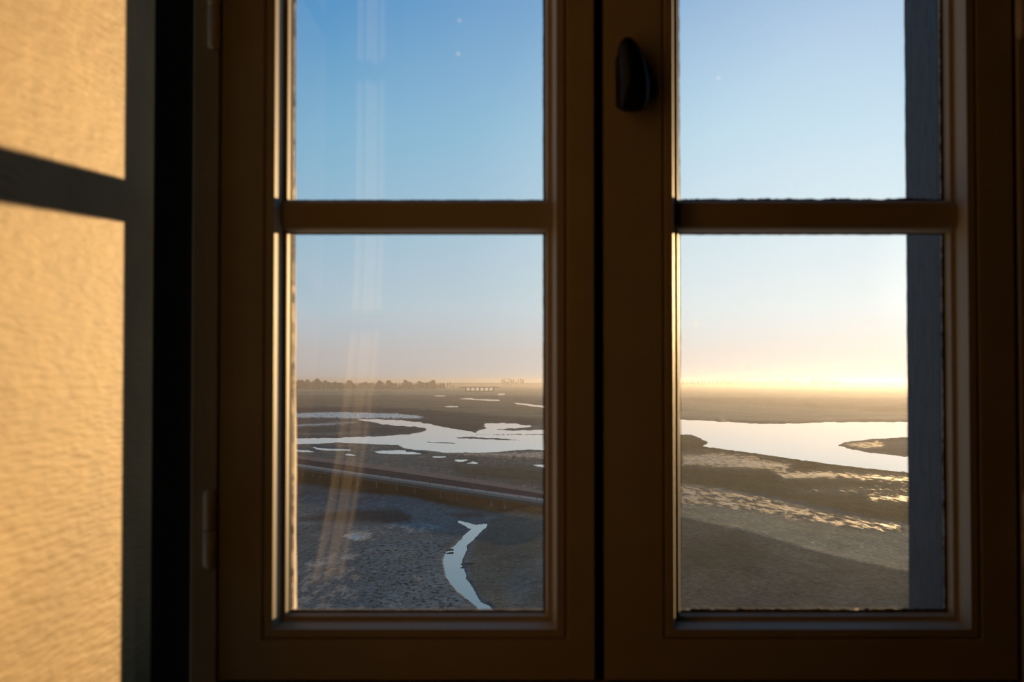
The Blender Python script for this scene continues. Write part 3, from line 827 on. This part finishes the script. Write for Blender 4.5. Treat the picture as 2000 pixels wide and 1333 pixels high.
tag(link(bpy.data.objects.new('mud_flats', gme)), 'grey tidal mud flats and brown saltmarsh reaching to the horizon', 'mud flats', kind='structure')

def water_body(name, sd, label, group=None):
    near = sd < 4.0
    cell = near[1:, :-1] | near[1:, 1:] | near[:-1, 1:] | near[:-1, :-1]
    q = quads[cell.ravel()]
    used, inv = np.unique(q, return_inverse=True)
    vv = V[used].copy(); vv[:, 2] = -H + 0.004
    o = link(bpy.data.objects.new(name, fast_mesh(name, vv, inv.reshape(q.shape), M['river_water' if name == 'river' else 'water'])))
    return tag(o, label, 'water' if name != 'tidal_pool' else 'pool', group)
water_body('river', sd_river, 'bright winding tidal river crossing the flats behind both casements')
water_body('tidal_creek', sd_creek, 'narrow pale creek curving through the near mud behind the left casement')
for (nm, _, lb), s_ in zip(POOLS, sd_pools):
    water_body(nm, s_, lb, 'pools left on the flats')

def driftwood(px0, px1, py, label):
    x0, y0 = ground(px0, py); x1, y1 = ground(px1, py - 1.2)
    r = random.Random(int(px0))
    n = 9; k8 = 8
    v = []; f = []
    for i in range(n + 1):
        t = i / n
        rad = 0.10 * (0.55 + 0.9 * t * (1.25 - t)) * r.uniform(0.85, 1.15)
        cx, cy = float(x0 + (x1 - x0) * t), float(y0 + (y1 - y0) * t) + 0.12 * math.sin(3 * t)
        for k in range(k8):
            a = 2 * math.pi * k / k8
            v.append((cx, cy + rad * math.cos(a), -H + 0.16 + rad * math.sin(a)))
    for i in range(n):
        for k in range(k8):
            f.append((i * k8 + k, i * k8 + (k + 1) % k8, (i + 1) * k8 + (k + 1) % k8, (i + 1) * k8 + k))
    f.append(tuple(range(k8))); f.append(tuple(range(n * k8, (n + 1) * k8)))
    tag(mesh_obj('driftwood', v, f, M['bark'], None, True), label, 'driftwood')
driftwood(872, 886, 1079, 'dark stick lying across the left bank of the near creek')
driftwood(900, 926, 1106.5, 'dark log stranded on the right bank of the near creek')

# ------------------------------------------------------------------ the bridge
DECK = 1.75
def quad_fit(pts):
    return np.polyfit([p[0] for p in pts], [p[1] for p in pts], 2)
E_FAR = quad_fit([(581.6, 890.4), (830, 922), (1060, 960)])
E_MID = quad_fit([(581.6, 897), (830, 931), (1060, 966)])
E_NEAR = quad_fit([(581.6, 907.3), (830, 943.5), (1060, 975.5)])
E_KERB = quad_fit([(581.6, 911.5), (830, 947), (1060, 980.5)])
def deck_pt(fit, px, up=0.0):
    x, y = ground(px, np.polyval(fit, px), H - DECK)
    return float(x), float(y), -H + DECK + up
STA = np.linspace(330, 1140, 55)
bridge = empty('causeway_bridge', (*deck_pt(E_KERB, 830)[:2], -H))
tag(bridge, 'long low road bridge on thin piles crossing the mud behind the left casement', 'bridge')
def strip(name, fa, fb, mat, top, thick, sta=STA):
    A = [deck_pt(fa, s, top) for s in sta]; B = [deck_pt(fb, s, top) for s in sta]
    v = []; f = []
    for a, b in zip(A, B):
        v += [a, b, (b[0], b[1], b[2] - thick), (a[0], a[1], a[2] - thick)]
    for k in range(len(sta) - 1):
        i = 4 * k
        for j in range(4):
            a_, b_ = i + j, i + (j + 1) % 4
            f.append((a_, b_, b_ + 4, a_ + 4))
    f.append((0, 3, 2, 1)); n_ = 4 * (len(sta) - 1); f.append((n_, n_ + 1, n_ + 2, n_ + 3))
    return adopt(mesh_obj(name, v, f, mat), bridge)
strip('promenade', E_FAR, E_MID, M['deck_boards'], 0.06, 0.35)
strip('roadway', E_MID, E_NEAR, M['asphalt'], 0.0, 0.30)
strip('walkway', E_NEAR, E_KERB, M['kerb'], 0.08, 0.30)
E_IN = E_KERB.copy(); E_IN[2] -= 1.6
strip('edge_girder', E_IN, E_KERB, M['bridge_steel'], -0.23, 0.42)
E_IN2 = E_FAR.copy(); E_IN2[2] += 1.6
strip('edge_girder', E_FAR, E_IN2, M['bridge_steel'], -0.3, 0.35)

pile_me = None
for k, s in enumerate([470, 510, 545, 578, 591, 607, 625, 644, 667, 694, 735, 770, 810, 857, 892, 954, 985]):
    p = deck_pt(E_KERB, s)
    b = MB(); b.lathe(0, 0, [(0.13, 0.0), (0.11, 0.05), (0.11, DECK - 0.6), (0.16, DECK - 0.42)], 10)
    if pile_me is None:
        o = b.build('pile', M['pile_steel'], None, True); pile_me = o.data
    else:
        o = link(bpy.data.objects.new('pile', pile_me))
    o.location = (p[0] + 0.3 * (k % 2), p[1] + 0.6, -H)
    adopt(o, bridge)
b = MB(); b.lathe(0, 0, [(0.035, 0.0), (0.03, 0.02), (0.03, 1.0), (0.04, 1.02), (0.04, 1.05)], 8)
b.box(-0.07, 0.07, -0.07, 0.07, -0.01, 0.02)
post_me = None
def post(pt, tall=1.0):
    global post_me
    if post_me is None:
        o = b.build('railing_post', M['rail_steel']); post_me = o.data
    else:
        o = link(bpy.data.objects.new('railing_post', post_me))
    o.location = pt
    o.scale = (1, 1, tall)
    adopt(o, bridge)
def stations(fit, gap, a=400, z=1120):
    s, out = float(z), []
    last = None
    while s > a:
        p = deck_pt(fit, s)
        if last is None or math.dist(p, last) >= gap:
            out.append(s); last = p
        s -= 0.5
    return out
for s in stations(E_FAR, 3.4): post(deck_pt(E_FAR, s, 0.06))
for s in stations(E_KERB, 4.2): post(deck_pt(E_KERB, s, 0.08), 0.6)
for fit, up in ((E_FAR, 0.06),):
    for h_ in (1.02,):
        v = []; f = []
        for s in STA:
            x, y, z = deck_pt(fit, s, up + h_)
            r_ = 0.014
            v += [(x - r_, y, z), (x, y, z + r_), (x + r_, y, z), (x, y, z - r_)]
        for k in range(len(STA) - 1):
            for j in range(4):
                a_, b_ = 4 * k + j, 4 * k + (j + 1) % 4
                f.append((a_, b_, b_ + 4, a_ + 4))
        adopt(mesh_obj('handrail', v, f, M['rail_steel']), bridge)

# ------------------------------------------------------------------ the dam far upstream
def dam():
    x0, y0 = ground(910, 766); x1, _ = ground(964, 766)
    x0, x1, y0 = float(x0), float(x1), float(y0)
    d = empty('river_dam', ((x0 + x1) / 2, y0, -H))
    tag(d, 'tiny distant river dam with six bright openings between its piers', 'dam')
    px = y0 / F
    n = 6
    w = (x1 - x0) / n
    for k in range(n + 1):
        m_ = MB(); m_.box(x0 + k * w - w * 0.16, x0 + k * w + w * 0.16, y0 - 1.5, y0 + 6, -H, -H + 8.2 * px)
        m_.box(x0 + k * w - w * 0.10, x0 + k * w + w * 0.10, y0 - 3.5, y0 - 1.5, -H, -H + 3.5 * px)
        adopt(m_.build('pier', M['dam_concrete']), d)
    for k in range(n):
        m_ = MB(); m_.box(x0 + (k + 0.16) * w, x0 + (k + 0.84) * w, y0 + 0.5, y0 + 2.0, -H, -H + 2.6 * px)
        m_.box(x0 + (k + 0.16) * w, x0 + (k + 0.84) * w, y0 + 0.2, y0 + 0.5, -H, -H + 1.2 * px)
        adopt(m_.build('weir_sill', M['dam_concrete']), d)
    m_ = MB(); m_.box(x0 - w * 1.4, x1 + w * 1.4, y0 - 1.0, y0 + 5.5, -H + 8.2 * px, -H + 9.4 * px)
    m_.box(x0 - w * 1.4, x1 + w * 1.4, y0 - 1.0, y0 - 0.8, -H + 9.4 * px, -H + 10.0 * px)
    adopt(m_.build('crest_road', M['dam_concrete']), d)
dam()

# ------------------------------------------------------------------ trees on the horizon
ICO = None
def ico():
    import bmesh
    bm = bmesh.new(); bmesh.ops.create_icosphere(bm, subdivisions=2, radius=1.0)
    v = [tuple(q.co) for q in bm.verts]; f = [tuple(q.index for q in p.verts) for p in bm.faces]
    bm.free(); return v, f
ICO = ico()
def crown_mesh(kind, seed):
    """crowns and trunks one unit tall: 0 broad and bushy, 1 slender and bare"""
    r = random.Random(seed)
    cr, tr = MB(), MB()
    def blob(cx, cy, cz, rx, rz):
        v = []
        for x, y, z in ICO[0]:
            k = r.uniform(0.72, 1.18)
            v.append((cx + x * rx * k, cy + y * rx * k, cz + z * rz * k))
        cr.add(v, ICO[1])
    if kind == 0:
        tr.lathe(0, 0, [(0.035, 0), (0.022, 0.2), (0.016, 0.6)], 7)
        for k in range(10):
            a = r.uniform(0, 6.28); q = r.uniform(0.05, 0.30); z = r.uniform(0.30, 0.80)
            blob(q * math.cos(a), q * math.sin(a), z, r.uniform(0.13, 0.22), r.uniform(0.12, 0.20))
        blob(0, 0, 0.6, 0.25, 0.3); blob(r.uniform(-0.2, 0.2), 0, 0.18, 0.3, 0.17)
    else:
        tr.lathe(0, 0, [(0.024, 0), (0.016, 0.35), (0.006, 0.95)], 7)
        for k in range(9):
            a = r.uniform(0, 6.28); z0 = r.uniform(0.22, 0.6); L = r.uniform(0.2, 0.36); o_ = r.uniform(0.05, 0.13)
            dx, dy = math.cos(a) * o_, math.sin(a) * o_
            w = 0.008
            tr.add([(-w, 0, z0), (w, 0, z0), (0, w, z0), (dx, dy, min(z0 + L, 0.99))], [(0, 1, 3), (1, 2, 3), (2, 0, 3)])
            blob(dx * 0.8, dy * 0.8, min(z0 + L * 0.75, 0.93), r.uniform(0.025, 0.05), r.uniform(0.05, 0.10))
    return cr, tr
PROTO = {0: [], 1: []}
def tree(name, px, py, hpx, kind, label, group, wide=1.0):
    x, y = ground(px, py); x, y = float(x), float(y)
    t = empty(name, (x, y, -H - 0.2))
    tag(t, label, 'tree', group)
    s = hpx * y / F
    t.scale = (s * wide, s * wide, s)
    t.rotation_euler = (0, 0, random.uniform(0, 6.28))
    pr = PROTO[kind]
    if len(pr) < 6:
        c_, tr_ = crown_mesh(kind, 100 + 10 * kind + len(pr))
        a = c_.build('crown', M['twigs'], t); b_ = tr_.build('trunk', M['bark'], t)
        pr.append((a.data, b_.data))
    else:
        a_, b_ = random.choice(pr)
        link(bpy.data.objects.new('crown', a_), t); link(bpy.data.objects.new('trunk', b_), t)
def profile_left(x):
    return 9 + 4.5 * math.sin((x - 560) / 41.0) * math.sin((x - 560) / 97.0 + 0.8) + 3.5 * min(max((x - 690) / 120, 0), 1)
x = 520.0
while x < 888:
    tree('horizon_tree', x, 761.0 + random.uniform(-0.7, 0.7), (6.5 + profile_left(x)) * random.uniform(0.55, 1.25) + (1.5 if x > 860 else 0), 0 if x < 868 else 1,
         'hazy grey-green tree in the long line on the left horizon' if x < 868 else 'thin bare tree at the right end of the long left tree line',
         'long tree line on the left horizon' if x < 868 else 'bare trees ending the left tree line', random.uniform(0.8, 1.2))
    x += random.uniform(4.5, 8.5)
for x in (981, 985, 990, 994, 999, 1003, 1008, 1012, 1017, 1021):
    tree('bare_poplar', x, 757 + random.uniform(-0.5, 0.5), random.uniform(15, 19.5), 1, 'slender bare tree in the small clump right of the dam', 'clump of bare trees right of the dam')
x = 1335.0
while x < 1640:
    if not 1565 < x < 1582:
        tree('misty_poplar', x, 757 + random.uniform(-0.5, 0.5), random.uniform(14, 20) * (1.1 if x > 1582 else 1), 1, 'faint tree in the row dissolving into golden mist on the right horizon', 'misty tree row on the right horizon', random.uniform(0.9, 1.5))
    x += random.uniform(5, 9)

# ------------------------------------------------------------------ morning haze over the flats
m, n, l, out = material('morning_haze')
ADD = n.new('ShaderNodeAddShader')
vs_ = n.new('ShaderNodeVolumeScatter'); vs_.inputs['Color'].default_value = (0.84, 0.86, 1.0, 1)
vs_.inputs['Density'].default_value = 0.00005; vs_.inputs['Anisotropy'].default_value = 0.78
va = n.new('ShaderNodeVolumeAbsorption'); va.inputs['Color'].default_value = (0, 0, 0, 1); va.inputs['Density'].default_value = 0.00018
l.new(vs_.outputs[0], ADD.inputs[0]); l.new(va.outputs[0], ADD.inputs[1]); l.new(ADD.outputs[0], out.inputs['Volume'])
mb = MB(); mb.box(-9000, 9000, 12.0, 5600, -H - 4, 9.0)
tag(mb.build('morning_haze', m), 'thin golden morning haze over the flats', 'haze', kind='stuff')
